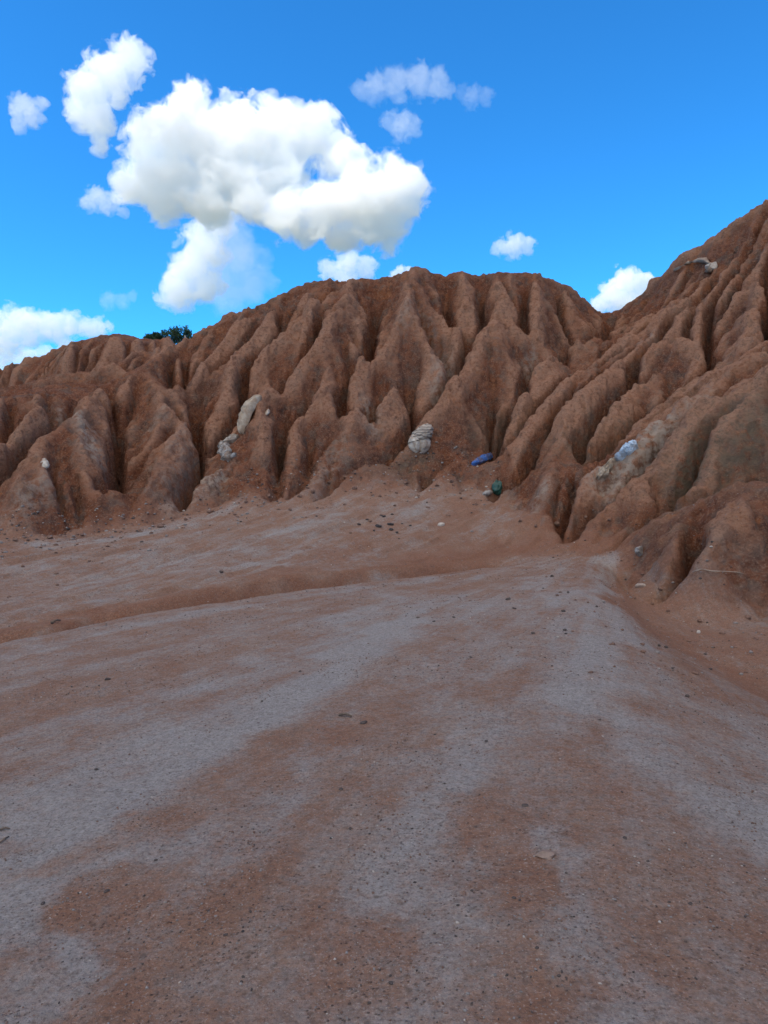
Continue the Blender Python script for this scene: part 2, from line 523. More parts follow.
Z = Z + STEEP * (.07 * vnoise(XX * 1.5, YY * 1.5, Z * 1.5, 1) + .08 * vnoise(XX * 2.9, YY * 2.9, Z * .5, 2) + .05 * vnoise(XX * 5, YY * 5, Z * .9, 3))


def slump(Z, steepest, rounds):
    """soil steeper than it can stand slides down, leaving planar flanks and keen edges"""
    for r in range(rounds):
        dz = np.zeros_like(Z)
        for i, j in ((1, 0), (0, 1), (1, 1), (1, -1)):
            a = (slice(0, NX - i), slice(max(0, -j), NY - max(0, j)))
            b = (slice(i, NX), slice(max(0, j), NY + min(0, j)))
            lim = steepest * H * math.hypot(i, j)
            d = Z[a] - Z[b]
            m = .11 * (np.maximum(d - lim, 0) - np.maximum(-d - lim, 0))
            dz[a] -= m
            dz[b] += m
        Z = Z + dz
    return Z


Z = slump(Z, 1.4, 60)
for k in range(3):
    fl_ = blur(flow_paths(blur(Z, .8), 60000, 80, 10 + k), .5)
    cut = np.minimum(.15 * np.log1p(fl_ * .5), .45)
    Z = Z - STEEP * (cut - .85 * blur(cut, 3.5))
Z = Z + STEEP * .02
Z = Z + np.clip(.8 * (Z - blur(Z, 2.6)), -.16, .16) * STEEP       # rain leaves the ridges keen
Z = Z * .8 + blur(Z, .9) * .2


# loose soil banked against the foot
foot_x = np.array([at(*p).x for p in FOOT]); foot_y = np.array([at(*p).y for p in FOOT])
bank = np.exp(-((YY - .1 - np.interp(XX, foot_x, foot_y)) / .8) ** 2) * (XX < 3.4)
Z = Z * (1 - .75 * bank) + blur(Z, 5) * .75 * bank


def height(x, y):
    return sample(Z, np.asarray(x, float), np.asarray(y, float))


# ------------------------------------------------------------------ terrain: mesh
def axis(lo, hi, parts, far):
    """coordinates lo..hi with the given spacings, growing outwards to far"""
    v = []
    for a, b, s in parts:
        v += list(np.linspace(a, b, max(2, int(round((b - a) / s)) + 1))[:-1])
    v.append(parts[-1][1])
    s, t = parts[-1][2], parts[-1][1]
    while t < far:
        s *= 1.25; t += s; v.append(t)
    s, t = parts[0][2], parts[0][0]
    while t > -far:
        s *= 1.25; t -= s; v.insert(0, t)
    return np.array(v)


ax = axis(0, 0, [(-30, -17, .16), (-17, -6, .06), (-6, 8, .045), (8, 17, .06), (17, 30, .16)], 4000)
ay = axis(0, 0, [(-6, 1.2, .3), (1.2, 8, .03), (8, 16, .05), (16, 33, .06), (33, 40, .16), (40, 54, .4)], 4000)
MX, MY = np.meshgrid(ax, ay, indexing='ij')
CX, CY = np.clip(MX, X0, X1), np.clip(MY, Y0, Y1)
MZ = sample(Z, CX, CY)
out = np.hypot(MX - CX, MY - CY)
MZ = MZ * np.exp(-out / 60) + (1 - np.exp(-out / 60)) * (-6 * np.clip(out / 800, 0, 1)) + np.clip(out / 150, 0, 1) * 3 * vnoise(MX / 190, MY / 190, MX * 0, 5)
st = sample(STEEP, CX, CY) * (out < .01)
nxv = -np.gradient(MZ, axis=0) / np.gradient(ax)[:, None]
nyv = -np.gradient(MZ, axis=1) / np.gradient(ay)[None]
ln = np.sqrt(nxv ** 2 + nyv ** 2 + 1)
nxv, nyv, nzv = nxv / ln, nyv / ln, 1 / ln
APEX = at(605, 540, 16.5)


def hit(px, py):
    """where the line of sight through a point of the frame meets the terrain"""
    dv = ray(px, py)
    t = np.arange(1.5, 45, .02)
    z = EYE.z + dv.z * t
    g = height(dv.x * t, EYE.y + dv.y * t)
    k = np.nonzero(z <= g)[0]
    k = k[0] if len(k) else len(t) - 1
    return Vector((dv.x * t[k], dv.y * t[k], float(g[k])))


# wash coordinates: along / across the flow
rx, ry = MX - APEX.x, MY - APEX.y
rr = np.hypot(rx, ry) + .01
th = np.arctan2(rx, -ry)
fan = np.stack([th * 7, np.log(rr + 1) * .9, MX * 0], -1)
ca, sa = -.5, -.86
par = np.stack([(MX * sa - MY * ca) * 1.6, (MX * ca + MY * sa) * .5, MX * 0 + 20], -1)
chan = [hit(*p) for p in [(0, 640), (100, 620), (200, 602), (300, 588), (400, 576), (500, 563), (600, 551)]]
chx = np.array([p.x for p in chan]); chy = np.array([p.y for p in chan])
LIPY =  np.interp(MX, np.concatenate([[-30], chx]), np.concatenate([[3], chy]))
nearside = MY < LIPY + .4
flow = np.where(nearside[..., None], fan, par)

bl = [at(*p) for p in FOOT[:-2]] + [at(*p) for p in [(505, 484, 21.3), (530, 520, 17.6), (587, 520, 17), (640, 515, 16.6), (695, 508, 15.7), (768, 497, 15.3), (900, 470, 14.6)]]
bl.sort(key=lambda p: p.x)
bx = np.array([-4000, -34] + [p.x for p in bl] + [34, 4000]); by = np.array([13, 13] + [p.y for p in bl] + [13, 13])
ABOVE = MY - np.interp(MX, bx, by)                       # how far behind the foot of the slope
st = np.maximum(st, np.clip(ABOVE / .8, 0, 1) * .9 * (out < .01))
inner = (np.abs(MX) < 26) & (MY > 1) & (MY < 40)
d = np.zeros_like(MX)
ii = np.nonzero(inner)
px_, py_, pz_ = MX[ii], MY[ii], MZ[ii]
wx = .25 * vnoise(px_ * 1.1, py_ * 1.1, pz_ * 1.1, 40); wy = .25 * vnoise(px_ * 1.1, py_ * 1.1, pz_ * 1.1, 41)
dd = 0
for o_, (f, a) in enumerate(((2.3, .04), (5.1, .042), (9, .045))):
    q = vnoise((px_ + wx) * f, (py_ + wy) * f, pz_ * f * .8, 20 + o_)
    dd = dd + a * (1 - 2.2 * np.abs(q) if o_ == 1 else q)
rough = st[ii]
fw = flow[ii]
nsd = nearside[ii]
gr = 1 - 2 * np.abs(vnoise(fw[:, 0] * 2.2, fw[:, 1] * 1.3, fw[:, 2], 80)) + .6 * vnoise(fw[:, 0] * 6, fw[:, 1] * 3, fw[:, 2], 81)
gr = gr * np.where(nsd, .012 * np.clip((py_ - 1.5) / 6, .3, 1), .038) * np.clip((py_ - 1) / 4, 0, 1)
flat = .010 * vnoise(px_ * 2.3, py_ * 2.3, px_ * 0, 60) + .006 * vnoise(px_ * 6, py_ * 6, px_ * 0, 61) + .003 * vnoise(px_ * 14, py_ * 14, px_ * 0, 62)
d[ii] = dd * np.clip(rough * 1.2, 0, 1) + (flat + gr) * (1 - rough)
VX, VY, VZ = MX + nxv * d, MY + nyv * d, MZ + nzv * d


def height(x, y):
    """height of the finished surface"""
    x, y = np.asarray(x, float), np.asarray(y, float)
    i = np.clip(np.searchsorted(ax, x) - 1, 0, len(ax) - 2)
    j = np.clip(np.searchsorted(ay, y) - 1, 0, len(ay) - 2)
    u, v = (x - ax[i]) / (ax[i + 1] - ax[i]), (y - ay[j]) / (ay[j + 1] - ay[j])
    return VZ[i, j] * (1 - u) * (1 - v) + VZ[i + 1, j] * u * (1 - v) + VZ[i, j + 1] * (1 - u) * v + VZ[i + 1, j + 1] * u * v


# --- attributes: bleached deposits, flow direction of the washes
grey = np.zeros_like(MX)
STREAKS = [  # wash-line through points of the ground, half width in metres, strength
    ([(600, 562), (602, 620), (608, 690), (650, 760), (740, 835)], .38, 1.0),
    ([(545, 580), (560, 640), (585, 700)], .3, .5),
    ([(640, 655), (690, 700), (768, 775)], .16, .5),
    ([(575, 840), (600, 930), (660, 1020)], .13, .8),
    ([(440, 600), (370, 640), (270, 715), (170, 775), (70, 815)], .33, .9),
    ([(400, 595), (330, 640), (200, 690), (60, 730), (-40, 760)], .28, .65),
    ([(230, 745), (150, 795), (20, 855)], .2, 1.0),
    ([(470, 730), (440, 830), (430, 900)], .2, .6),
    ([(330, 760), (240, 830), (160, 860)], .16, .7),
    ([(10, 655), (110, 630), (220, 610), (350, 590), (480, 572)], .22, .55),
    ([(400, 880), (380, 960), (340, 1024)], .16, .5),
    ([(60, 900), (20, 960), (0, 1020)], .15, .8),
    ([(500, 600), (470, 680), (470, 720)], .3, .5),
    ([(240, 500), (130, 535), (40, 545)], .35, .8),
    ([(330, 515), (200, 555), (60, 590)], .3, .5),
    ([(440, 500), (330, 545), (250, 570)], .25, .4),
]
near = (MY < 24) & (MY > .5) & (np.abs(MX) < 14)
ni = np.nonzero(near)
WX = .28 * vnoise(MX[ni] * 1.7, MY[ni] * 1.7, MX[ni] * 0, 70) + .12 * vnoise(MX[ni] * 5, MY[ni] * 5, MX[ni] * 0, 71)
WY = .28 * vnoise(MX[ni] * 1.7, MY[ni] * 1.7, MX[ni] * 0, 72) + .12 * vnoise(MX[ni] * 5, MY[ni] * 5, MX[ni] * 0, 73)
for pts, wd, k in STREAKS:
    P = [hit(*p) for p in pts]
    q = seg_dist(MX[ni] + WX, MY[ni] + WY, P)
    grey[ni] = np.maximum(grey[ni], k * np.exp(-(q / wd) ** 2))
pale = np.zeros_like(MX)
PALE = [  # bleached crust on the spur tops of the slope
    ([(81, 418), (88, 436), (92, 452)], .28, 1.0), ([(62, 420), (76, 417)], .2, .6), ([(44, 478), (25, 500), (12, 520)], .35, .6),
    ([(184, 424), (170, 448), (152, 468)], .2, .35), ([(193, 458), (172, 476), (150, 490)], .2, .4), ([(222, 476), (200, 490), (168, 510)], .3, .9),
    ([(163, 412), (150, 434)], .2, .5), ([(446, 374), (436, 392)], .3, .55), ([(368, 408), (372, 424)], .35, .6), ([(660, 428), (648, 440), (630, 460), (606, 484)], .45, 1.3),
    ([(690, 405), (705, 397)], .22, .6), ([(545, 485), (535, 505)], .2, .9), ([(532, 361), (528, 372)], .2, .6), ([(650, 336), (640, 342)], .2, .5), ([(407, 300), (403, 330)], .25, .35),
    ([(540, 494), (534, 512)], .2, .7), ([(340, 450), (325, 470), (315, 485)], .4, .45), ([(720, 560), (745, 575)], .3, .3), ([(420, 318), (436, 345)], .25, .3),
]
near2 = (MY < 34) & (MY > 9) & (np.abs(MX) < 20)
n2 = np.nonzero(near2)
for pts, wd, k in PALE:
    P = [hit(*p) for p in pts]
    q = seg_dist(MX[n2], MY[n2], P)
    pale[n2] = np.maximum(pale[n2], k * np.exp(-(q / wd) ** 2))
olive = np.zeros_like(MX)
for pts, wd, k in [([(745, 410), (715, 450), (690, 485)], .9, 1.0), ([(560, 440), (620, 420)], .8, .5), ([(500, 420), (480, 440)], .5, .5), ([(390, 470), (420, 460)], .5, .6), ([(590, 400), (560, 420)], .6, .4)]:
    P = [hit(*p) for p in pts]
    olive[n2] = np.maximum(olive[n2], k * np.exp(-(seg_dist(MX[n2], MY[n2], P) / wd) ** 2))
ochre = np.zeros_like(MX)
for pts, wd, k in [([(768, 502), (700, 514), (640, 530), (560, 541), (500, 552), (420, 565)], .8, 1.0), ([(0, 634), (100, 615), (200, 597), (300, 580), (400, 566), (480, 556)], .2, 1.0), ([(609, 573), (628, 608), (668, 640), (712, 667), (768, 695)], .6, .8),
                   ([(640, 600), (690, 645), (768, 650)], .8, .5), ([(330, 740), (230, 830), (130, 930), (90, 1010)], .22, .3), ([(520, 800), (525, 900), (530, 1020)], .2, .25), ([(390, 520), (330, 560), (250, 580)], .5, .45), ([(470, 500), (440, 540)], .6, .5)]:
    P = [hit(*p) for p in pts]
    ochre[ni] = np.maximum(ochre[ni], k * np.exp(-(seg_dist(MX[ni] + WX, MY[ni] + WY, P) / wd) ** 2))
ochre = np.maximum(ochre, .75 * np.exp(-np.clip(-ABOVE, 0, None) / 1.6) * (out < .01))
# lighter crust along the sharp spur tops, also painting in brighter light there
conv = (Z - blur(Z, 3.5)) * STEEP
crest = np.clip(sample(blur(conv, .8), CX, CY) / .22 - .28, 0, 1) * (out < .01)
# --- which piece each face belongs to
FX = .25 * (MX[:-1, :-1] + MX[1:, :-1] + MX[:-1, 1:] + MX[1:, 1:])
FY = .25 * (MY[:-1, :-1] + MY[1:, :-1] + MY[:-1, 1:] + MY[1:, 1:])
hillf = (FY > np.interp(FX, bx, by)) & (FY < 400)
mp = [at(*p) for p in [(624, 549, 14.4), (634, 556, 14.1), (649, 590, 12.3), (676, 613, 11.1), (688, 629, 10.5), (718, 620, 10.8), (768, 602, 11.4), (1000, 600, 10.5), (1000, 430, 14), (768, 497, 14.7), (700, 512, 14.9), (655, 532, 15.1), (630, 545, 15.2)]]
ins = np.zeros(FX.shape, bool)
for a, b in zip(mp, mp[1:] + mp[:1]):
    c = ((a.y > FY) != (b.y > FY)) & (FX < (b.x - a.x) * (FY - a.y) / (b.y - a.y + 1e-12) + a.x)
    ins ^= c
piece = np.where(ins, 2, np.where(hillf, 1, 0))
idx = np.arange(MX.size).reshape(MX.shape)
quads = np.stack([idx[:-1, :-1], idx[1:, :-1], idx[1:, 1:], idx[:-1, 1:]], -1)
ALLV = np.stack([VX, VY, VZ], -1).reshape(-1, 3)


def earth(name, steep):
    N = Nodes(name)
    co = N.n('TexCoord').outputs['Object']
    fl = N.attr('flow', 'Vector')
    g, pl, ol, sp = N.attr('grey'), N.attr('pale'), N.attr('olive'), N.attr('steep')
    # red earth of the slopes
    n1 = N.noise(co, .9, 6, .6)
    n2 = N.noise(co, 5, 6, .65)
    n3 = N.noise(co, 26, 4, .6)
    n4 = N.noise(co, 11, 7, .74)
    n5 = N.noise(co, 2.2, 7, .68)
    red = N.mix(N.ramp(n1, .40, .60), (.195, .070, .037), (.25, .104, .060))
    red = N.mix(N.ramp(N.noise(co, .55, 5, .65), .46, .60, 0, .75), red, (.165, .084, .060))      # duller clay
    red = N.mix(N.ramp(N.noise(co, 1.4, 7, .7, .5), .53, .64, 0, .8), red, (.285, .112, .052))     # rusty clay
    red = N.mix(N.ramp(n5, .50, .62, 0, .9), red, (.15, .103, .082))       # duller, silty bands
    red = N.mix(N.ramp(n2, .50, .62, 0, .75), red, (.115, .048, .032))
    red = N.mix(N.ramp(n4, .50, .62, 0, .5), red, (.075, .038, .030))
    red = N.mix(N.ramp(N.noise(co, 7, 7, .74), .54, .64, 0, .75), red, (.31, .155, .095))
    red = N.mix(N.ramp(n3, .52, .66, 0, .6), red, (.33, .21, .15))
    red = N.mix(N.math('MULTIPLY', ol, N.ramp(n2, .3, .6)), red, (.155, .125, .092))
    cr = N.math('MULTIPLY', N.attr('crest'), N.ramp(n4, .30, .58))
    red = N.mix(N.math('MULTIPLY', cr, .8), red, (.42, .235, .155))  # crest tan, partly light put into the colour
    pm = N.math('MULTIPLY', N.math('MULTIPLY', pl, 1.25), N.ramp(n2, .36, .66), clamp=True)
    red = N.mix(pm, red, (.40, .32, .265))
    # washed sand and gravel of the fans
    s1 = N.noise(fl, 1.3, 6, .62, .3)
    s2 = N.noise(fl, 5.5, 5, .65)
    s3 = N.noise(co, 2.2, 8, .72)
    s4 = N.noise(co, 17, 6, .75)
    f1 = N.math('ADD', N.math('MULTIPLY', s1, .42), N.math('MULTIPLY', s2, .28))
    f1 = N.math('ADD', f1, N.math('MULTIPLY', s3, .26))
    f1 = N.math('ADD', f1, N.math('MULTIPLY', s4, .40))
    f1 = N.math('ADD', f1, N.math('MULTIPLY', g, .145))
    oc = N.attr('ochre')
    f1 = N.math('ADD', f1, N.math('MULTIPLY', oc, -.16))
    gm = N.ramp(f1, .60, .84)
    sand = N.mix(N.ramp(s3, .35, .7), (.27, .150, .102), (.30, .20, .150))
    sand = N.mix(N.math('MULTIPLY', oc, .75), sand, (.235, .100, .056))
    sand = N.mix(gm, sand, (.335, .315, .305))
    gr = N.noise(co, 55, 4, .7)
    sand = N.mix(N.ramp(gr, .46, .68, 0, .6), sand, (.13, .095, .08))
    sand = N.mix(N.ramp(s4, .5, .7, 0, .45), sand, (.17, .125, .10))
    sand = N.mix(N.ramp(N.noise(co, 95, 3, .6), .55, .72, 0, .6), sand, (.44, .40, .365))
    vo = N.n('TexVoronoi')
    vo.inputs['Scale'].default_value = 42
    N.put(vo.inputs['Vector'], co)
    speck = N.math('MULTIPLY', N.ramp(vo.outputs['Distance'], .12, .26, 1, 0), N.ramp(N.noise(co, 3.1, 5, .75), .42, .58))
    sand = N.mix(N.math('MULTIPLY', speck, .7), sand, (.085, .065, .055))
    v2 = N.n('TexVoronoi')
    v2.inputs['Scale'].default_value = 15
    v2.inputs['Randomness'].default_value = 1
    N.put(v2.inputs['Vector'], co)
    sp2 = N.math('MULTIPLY', N.ramp(v2.outputs['Distance'], .10, .24, 1, 0), N.ramp(N.noise(co, 1.7, 6, .75), .46, .60))
    sand = N.mix(N.math('MULTIPLY', sp2, .6), sand, (.10, .075, .062))
    dapple = N.ramp(N.noise(co, 24, 7, .78), .36, .64, .86, 1.12)
    sand = N.mix(1.0, sand, dapple, 'MULTIPLY')
    col = N.mix(sp, sand, red)
    col = N.mix(N.attr('far'), col, (.14, .13, .07))
    b1 = N.noise(co, 9, 8, .68)
    b2 = N.noise(co, 70, 5, .65)
    hgt = N.math('ADD', N.math('MULTIPLY', N.math('MULTIPLY', b1, sp), 1.6), N.math('ADD', N.math('MULTIPLY', b2, .22), N.math('MULTIPLY', s4, .35)))
    hgt = N.math('ADD', hgt, N.math('MULTIPLY', speck, .12))
    return N.surface(col, .95, hgt, 1.0, .09, .1)


EARTH = earth('weathered_earth', 1)


def terrain(name, k):
    q = quads[piece == k].reshape(-1, 4)
    used = np.unique(q)
    remap = np.zeros(len(ALLV), np.int64)
    remap[used] = np.arange(len(used))
    q = remap[q].astype(np.int32)
    me = bpy.data.meshes.new(name)
    me.vertices.add(len(used))
    me.vertices.foreach_set('co', ALLV[used].astype(np.float32).ravel())
    me.loops.add(q.size)
    me.loops.foreach_set('vertex_index', q.ravel())
    me.polygons.add(len(q))
    me.polygons.foreach_set('loop_start', np.arange(0, q.size, 4, dtype=np.int32))
    me.polygons.foreach_set('use_smooth', np.ones(len(q), bool))
    me.update(calc_edges=True)
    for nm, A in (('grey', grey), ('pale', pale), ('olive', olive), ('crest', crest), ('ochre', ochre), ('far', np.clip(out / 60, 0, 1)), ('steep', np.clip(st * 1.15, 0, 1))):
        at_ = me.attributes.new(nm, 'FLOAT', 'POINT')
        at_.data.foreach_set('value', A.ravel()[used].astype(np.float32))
    at_ = me.attributes.new('flow', 'FLOAT_VECTOR', 'POINT')
    at_.data.foreach_set('vector', flow.reshape(-1, 3)[used].astype(np.float32).ravel())
    me.materials.append(EARTH)
    o = bpy.data.objects.new(name, me)
    COL.objects.link(o)
    return tag(o, kind='structure')


terrain('ground', 0)
terrain('hill', 1)
terrain('mound', 2)
# ------------------------------------------------------------------ clouds
def cloud(label, blobs, Y, dens, amp=1.35, fine=1.0, sharp=10, tone=1.0, group=None):
    """a cumulus: a closed hull round overlapping puffs, filled with vapour whose density frays at the rim"""
    c0 = at(blobs[0][0], blobs[0][1], Y)
    L = []
    bm = bmesh.new()
    for b in blobs:
        c = at(b[0], b[1], Y) - c0
        c.y += (b[3] if len(b) > 3 else 0) / F * Y
        r = b[2] / F * Y
        L.append((c, r))
        bmesh.ops.create_icosphere(bm, subdivisions=3, radius=r * 1.4, matrix=Matrix.Translation(c))
    me = bpy.data.meshes.new('puffs')
    bm.to_mesh(me)
    bm.free()
    o = bpy.data.objects.new('puffs', me)
    COL.objects.link(o)
    m = o.modifiers.new('union', 'REMESH')
    m.mode = 'VOXEL'
    m.voxel_size = min(r for _, r in L) * .3
    hull = bpy.data.meshes.new_from_object(o.evaluated_get(bpy.context.evaluated_depsgraph_get()))
    bpy.data.objects.remove(o)
    o = bpy.data.objects.new('cloud', hull)
    COL.objects.link(o)
    o.location = c0
    N = Nodes('cloud_vapour')
    co = N.n('TexCoord').outputs['Object']
    r0 = sorted(r for _, r in L)[len(L) // 2]
    f = None
    for c, r in L:
        v = N.n('VectorMath', operation='DISTANCE')
        N.put(v.inputs[0], co)
        v.inputs[1].default_value = c
        q = N.math('MULTIPLY_ADD', v.outputs['Value'], -1 / r, 1.0)
        f = q if f is None else N.math('SMOOTH_MAX', f, q, .30)
    nz = N.noise(co, fine * 1.1 / r0, 9, .60, .4)
    f = N.math('ADD', f, N.math('MULTIPLY_ADD', nz, amp * 2, -amp))
    f = N.math('MULTIPLY', f, sharp, clamp=True)
    v = N.n('VolumePrincipled')
    v.inputs['Color'].default_value = (tone, tone, tone, 1)
    N.put(v.inputs['Density'], N.math('MULTIPLY', f, dens))
    N.t.links.new(v.outputs[0], N.out.inputs['Volume'])
    hull.materials.append(N.m)
    return tag(o, label, 'cloud', group)


cloud('largest white cumulus cloud, billowing above the middle of the left sky',
      [(190, 100, 20), (188, 122, 24), (160, 138, 30), (205, 140, 34), (240, 140, 34), (275, 135, 30), (308, 138, 28), (335, 155, 24), (150, 165, 26), (135, 190, 20), (180, 180, 30), (230, 178, 34), (280, 170, 30), (165, 205, 20), (212, 200, 26),
       (255, 210, 20, -15), (285, 218, 24, -15), (325, 215, 28, -15), (365, 205, 34, -20), (398, 195, 28, -15), (385, 225, 24), (345, 235, 20), (305, 232, 16), (355, 175, 18)], 1500, .05)
cloud('white cloud column hanging below the largest cloud',
      [(190, 270, 22), (205, 245, 22), (180, 288, 20), (205, 285, 18), (215, 222, 20), (172, 296, 14)], 1700, .03)
cloud('thin blue-grey veil of cloud on the right of the hanging cloud column', [(235, 262, 28), (250, 282, 24), (228, 290, 24), (232, 235, 22)], 1800, .0045, sharp=4)
cloud('tall leaning white cloud left of the largest cloud', [(128, 60, 20), (108, 75, 22), (92, 92, 22), (85, 108, 18), (95, 122, 18), (98, 142, 11), (118, 100, 9), (78, 88, 12)], 1400, .035)
cloud('small ragged cloud near the left edge of the sky', [(22, 108, 13), (32, 116, 11), (18, 125, 8), (42, 104, 7)], 1500, .02)
cloud('little flat cloud below the tall leaning cloud', [(96, 198, 11), (86, 203, 8), (108, 205, 10), (122, 212, 6)], 1500, .02)
cloud('thin lilac flat-bottomed cloud highest in the middle of the sky', [(375, 86, 14), (395, 84, 16), (418, 80, 16), (437, 84, 15), (360, 88, 10)], 1600, .007, sharp=6)
cloud('faint wisp beside the thin lilac cloud', [(472, 96, 11), (485, 97, 9), (462, 92, 7)], 1600, .005, sharp=5)
cloud('small thin lilac cloud right of the largest cloud', [(402, 125, 14), (390, 121, 9), (412, 128, 10)], 1600, .010, sharp=6)
cloud('white cloud rising just behind the crest under the largest cloud', [(347, 266, 15), (330, 270, 11), (365, 269, 12), (345, 280, 14), (352, 256, 8)], 2500, .015)
cloud('tiny white cloud touching the crest by the highest knob', [(400, 271, 6), (408, 273, 6), (395, 276, 6)], 2500, .03)
cloud('small bright cloud alone above the middle crest', [(515, 245, 12), (505, 247, 9), (526, 246, 9), (497, 249, 6)], 2200, .018)
cloud('bright white cloud standing in the notch between the slopes', [(625, 284, 16), (612, 297, 15), (638, 288, 14), (628, 302, 16), (600, 305, 10), (648, 284, 8)], 2500, .025)
cloud('low cloud bank above the far left ridge', [(20, 326, 20), (-10, 328, 20), (45, 326, 15), (70, 325, 13), (86, 326, 11), (98, 326, 10), (57, 326, 14), (30, 335, 14), (60, 334, 12), (5, 345, 16), (-25, 340, 20), (108, 325, 6)], 3000, .014)
cloud('lowest pale cloud streak resting on the far left ridge', [(25, 358, 12), (0, 360, 14), (45, 354, 10), (-25, 362, 16), (66, 348, 8)], 3600, .010)
cloud('faint wisp above the far left ridge', [(108, 300, 9), (122, 302, 8), (132, 296, 6)], 2600, .004, sharp=5)


def shade_cloud():
    """the big cloud overhead, behind the viewer, that keeps the whole place in shade"""
    bm = bmesh.new()
    bmesh.ops.create_icosphere(bm, subdivisions=6, radius=1)
    for v in bm.verts:
        p = v.co.copy()
        k = 1 + .22 * mnoise.fractal(p * 2.2, 1, 2, 4) + .08 * mnoise.fractal(p * 7, 1, 2, 3)
        v.co = Vector((p.x * 260 * k, p.y * 230 * k, p.z * (70 if p.z > 0 else 35) * k))
    for f in bm.faces: f.smooth = True
    me = bpy.data.meshes.new('cloud')
    bm.to_mesh(me)
    bm.free()
    N = Nodes('cloud_underside')
    d = N.n('BsdfDiffuse'); d.inputs[0].default_value = (.9, .9, .9, 1)
    t = N.n('BsdfTranslucent'); t.inputs[0].default_value = (.9, .9, .9, 1)
    x = N.n('MixShader')
    x.inputs[0].default_value = .9
    N.t.links.new(d.outputs[0], x.inputs[1]); N.t.links.new(t.outputs[0], x.inputs[2])
    N.t.links.new(x.outputs[0], N.out.inputs['Surface'])
    me.materials.append(N.m)
    o = bpy.data.objects.new('cloud', me)
    COL.objects.link(o)
    o.location = SUN * 620 + Vector((0, 15, 0))
    tag(o, 'broad grey-bottomed cloud overhead, behind the viewer, shading the whole slope', 'cloud')


shade_cloud()

# ------------------------------------------------------------------ things lying about
rng = np.random.default_rng(5)


def plain(name, a, b, scale=12, rough=.85, bump=.4, spec=.2, third=None):
    N = Nodes(name)
    co = N.n('TexCoord').outputs['Object']
    n = N.noise(co, scale, 6, .62)
    c = N.mix(N.ramp(n, .36, .66), a, b)
    if third:
        c = N.mix(N.ramp(N.noise(co, scale * .45, 4, .6), .45, .60, 0, .85), c, third)
    return N.surface(c, rough, N.noise(co, scale * 3, 5, .6), bump, .02, spec)


M = dict(
    sack=plain('sun_bleached_sacking', (.42, .36, .29), (.31, .25, .19), 9, third=(.30, .22, .16)),
    white=plain('dusty_white_plastic', (.54, .50, .45), (.36, .31, .26), 10, .6, third=(.33, .26, .21)),
    greyw=plain('grimy_pale_sheet', (.36, .36, .36), (.22, .20, .19), 9, .7, third=(.20, .15, .12)),
    blue=plain('blue_plastic', (.06, .19, .55), (.045, .13, .40), 8, .45, spec=.4, third=(.16, .13, .15)),
    ice=plain('pale_blue_plastic', (.48, .60, .74), (.36, .46, .58), 8, .5, third=(.30, .30, .32)),
    green=plain('dark_green_plastic', (.012, .06, .05), (.02, .085, .07), 9, .4, spec=.5),
    dark=plain('dark_stone', (.06, .05, .048), (.10, .08, .072), 25),
    char=plain('charred_debris', (.03, .028, .03), (.075, .062, .06), 18),
    brown=plain('ironstone', (.14, .085, .065), (.22, .14, .11), 20),
    grey=plain('grey_stone', (.28, .26, .25), (.18, .16, .15), 16),
    brown2=plain('brown_slab', (.20, .145, .12), (.27, .20, .165), 20),
    quartz=plain('quartz', (.46, .42, .38), (.34, .29, .25), 25),
    wood=plain('dry_wood', (.10, .075, .06), (.17, .13, .10), 14),
    root=plain('bleached_root', (.36, .29, .23), (.24, .17, .13), 8),
    rope=plain('cord', (.16, .14, .12), (.10, .08, .07), 30),
)


def normal(x, y):
    e = .25
    n = Vector((float(height(x - e, y) - height(x + e, y)), float(height(x, y - e) - height(x, y + e)), 2 * e))
    return n.normalized()


def link(name, bm, mat, parent=None, smooth=True, loc=None):
    me = bpy.data.meshes.new(name)
    bmesh.ops.recalc_face_normals(bm, faces=bm.faces)
    bm.to_mesh(me)
    bm.free()
    if smooth:
        me.polygons.foreach_set('use_smooth', np.ones(len(me.polygons), bool))
    me.materials.append(M[mat] if isinstance(mat, str) else mat)
    o = bpy.data.objects.new(name, me)
    COL.objects.link(o)
    if loc is not None: o.location = loc
    if parent: o.parent = parent
    return o


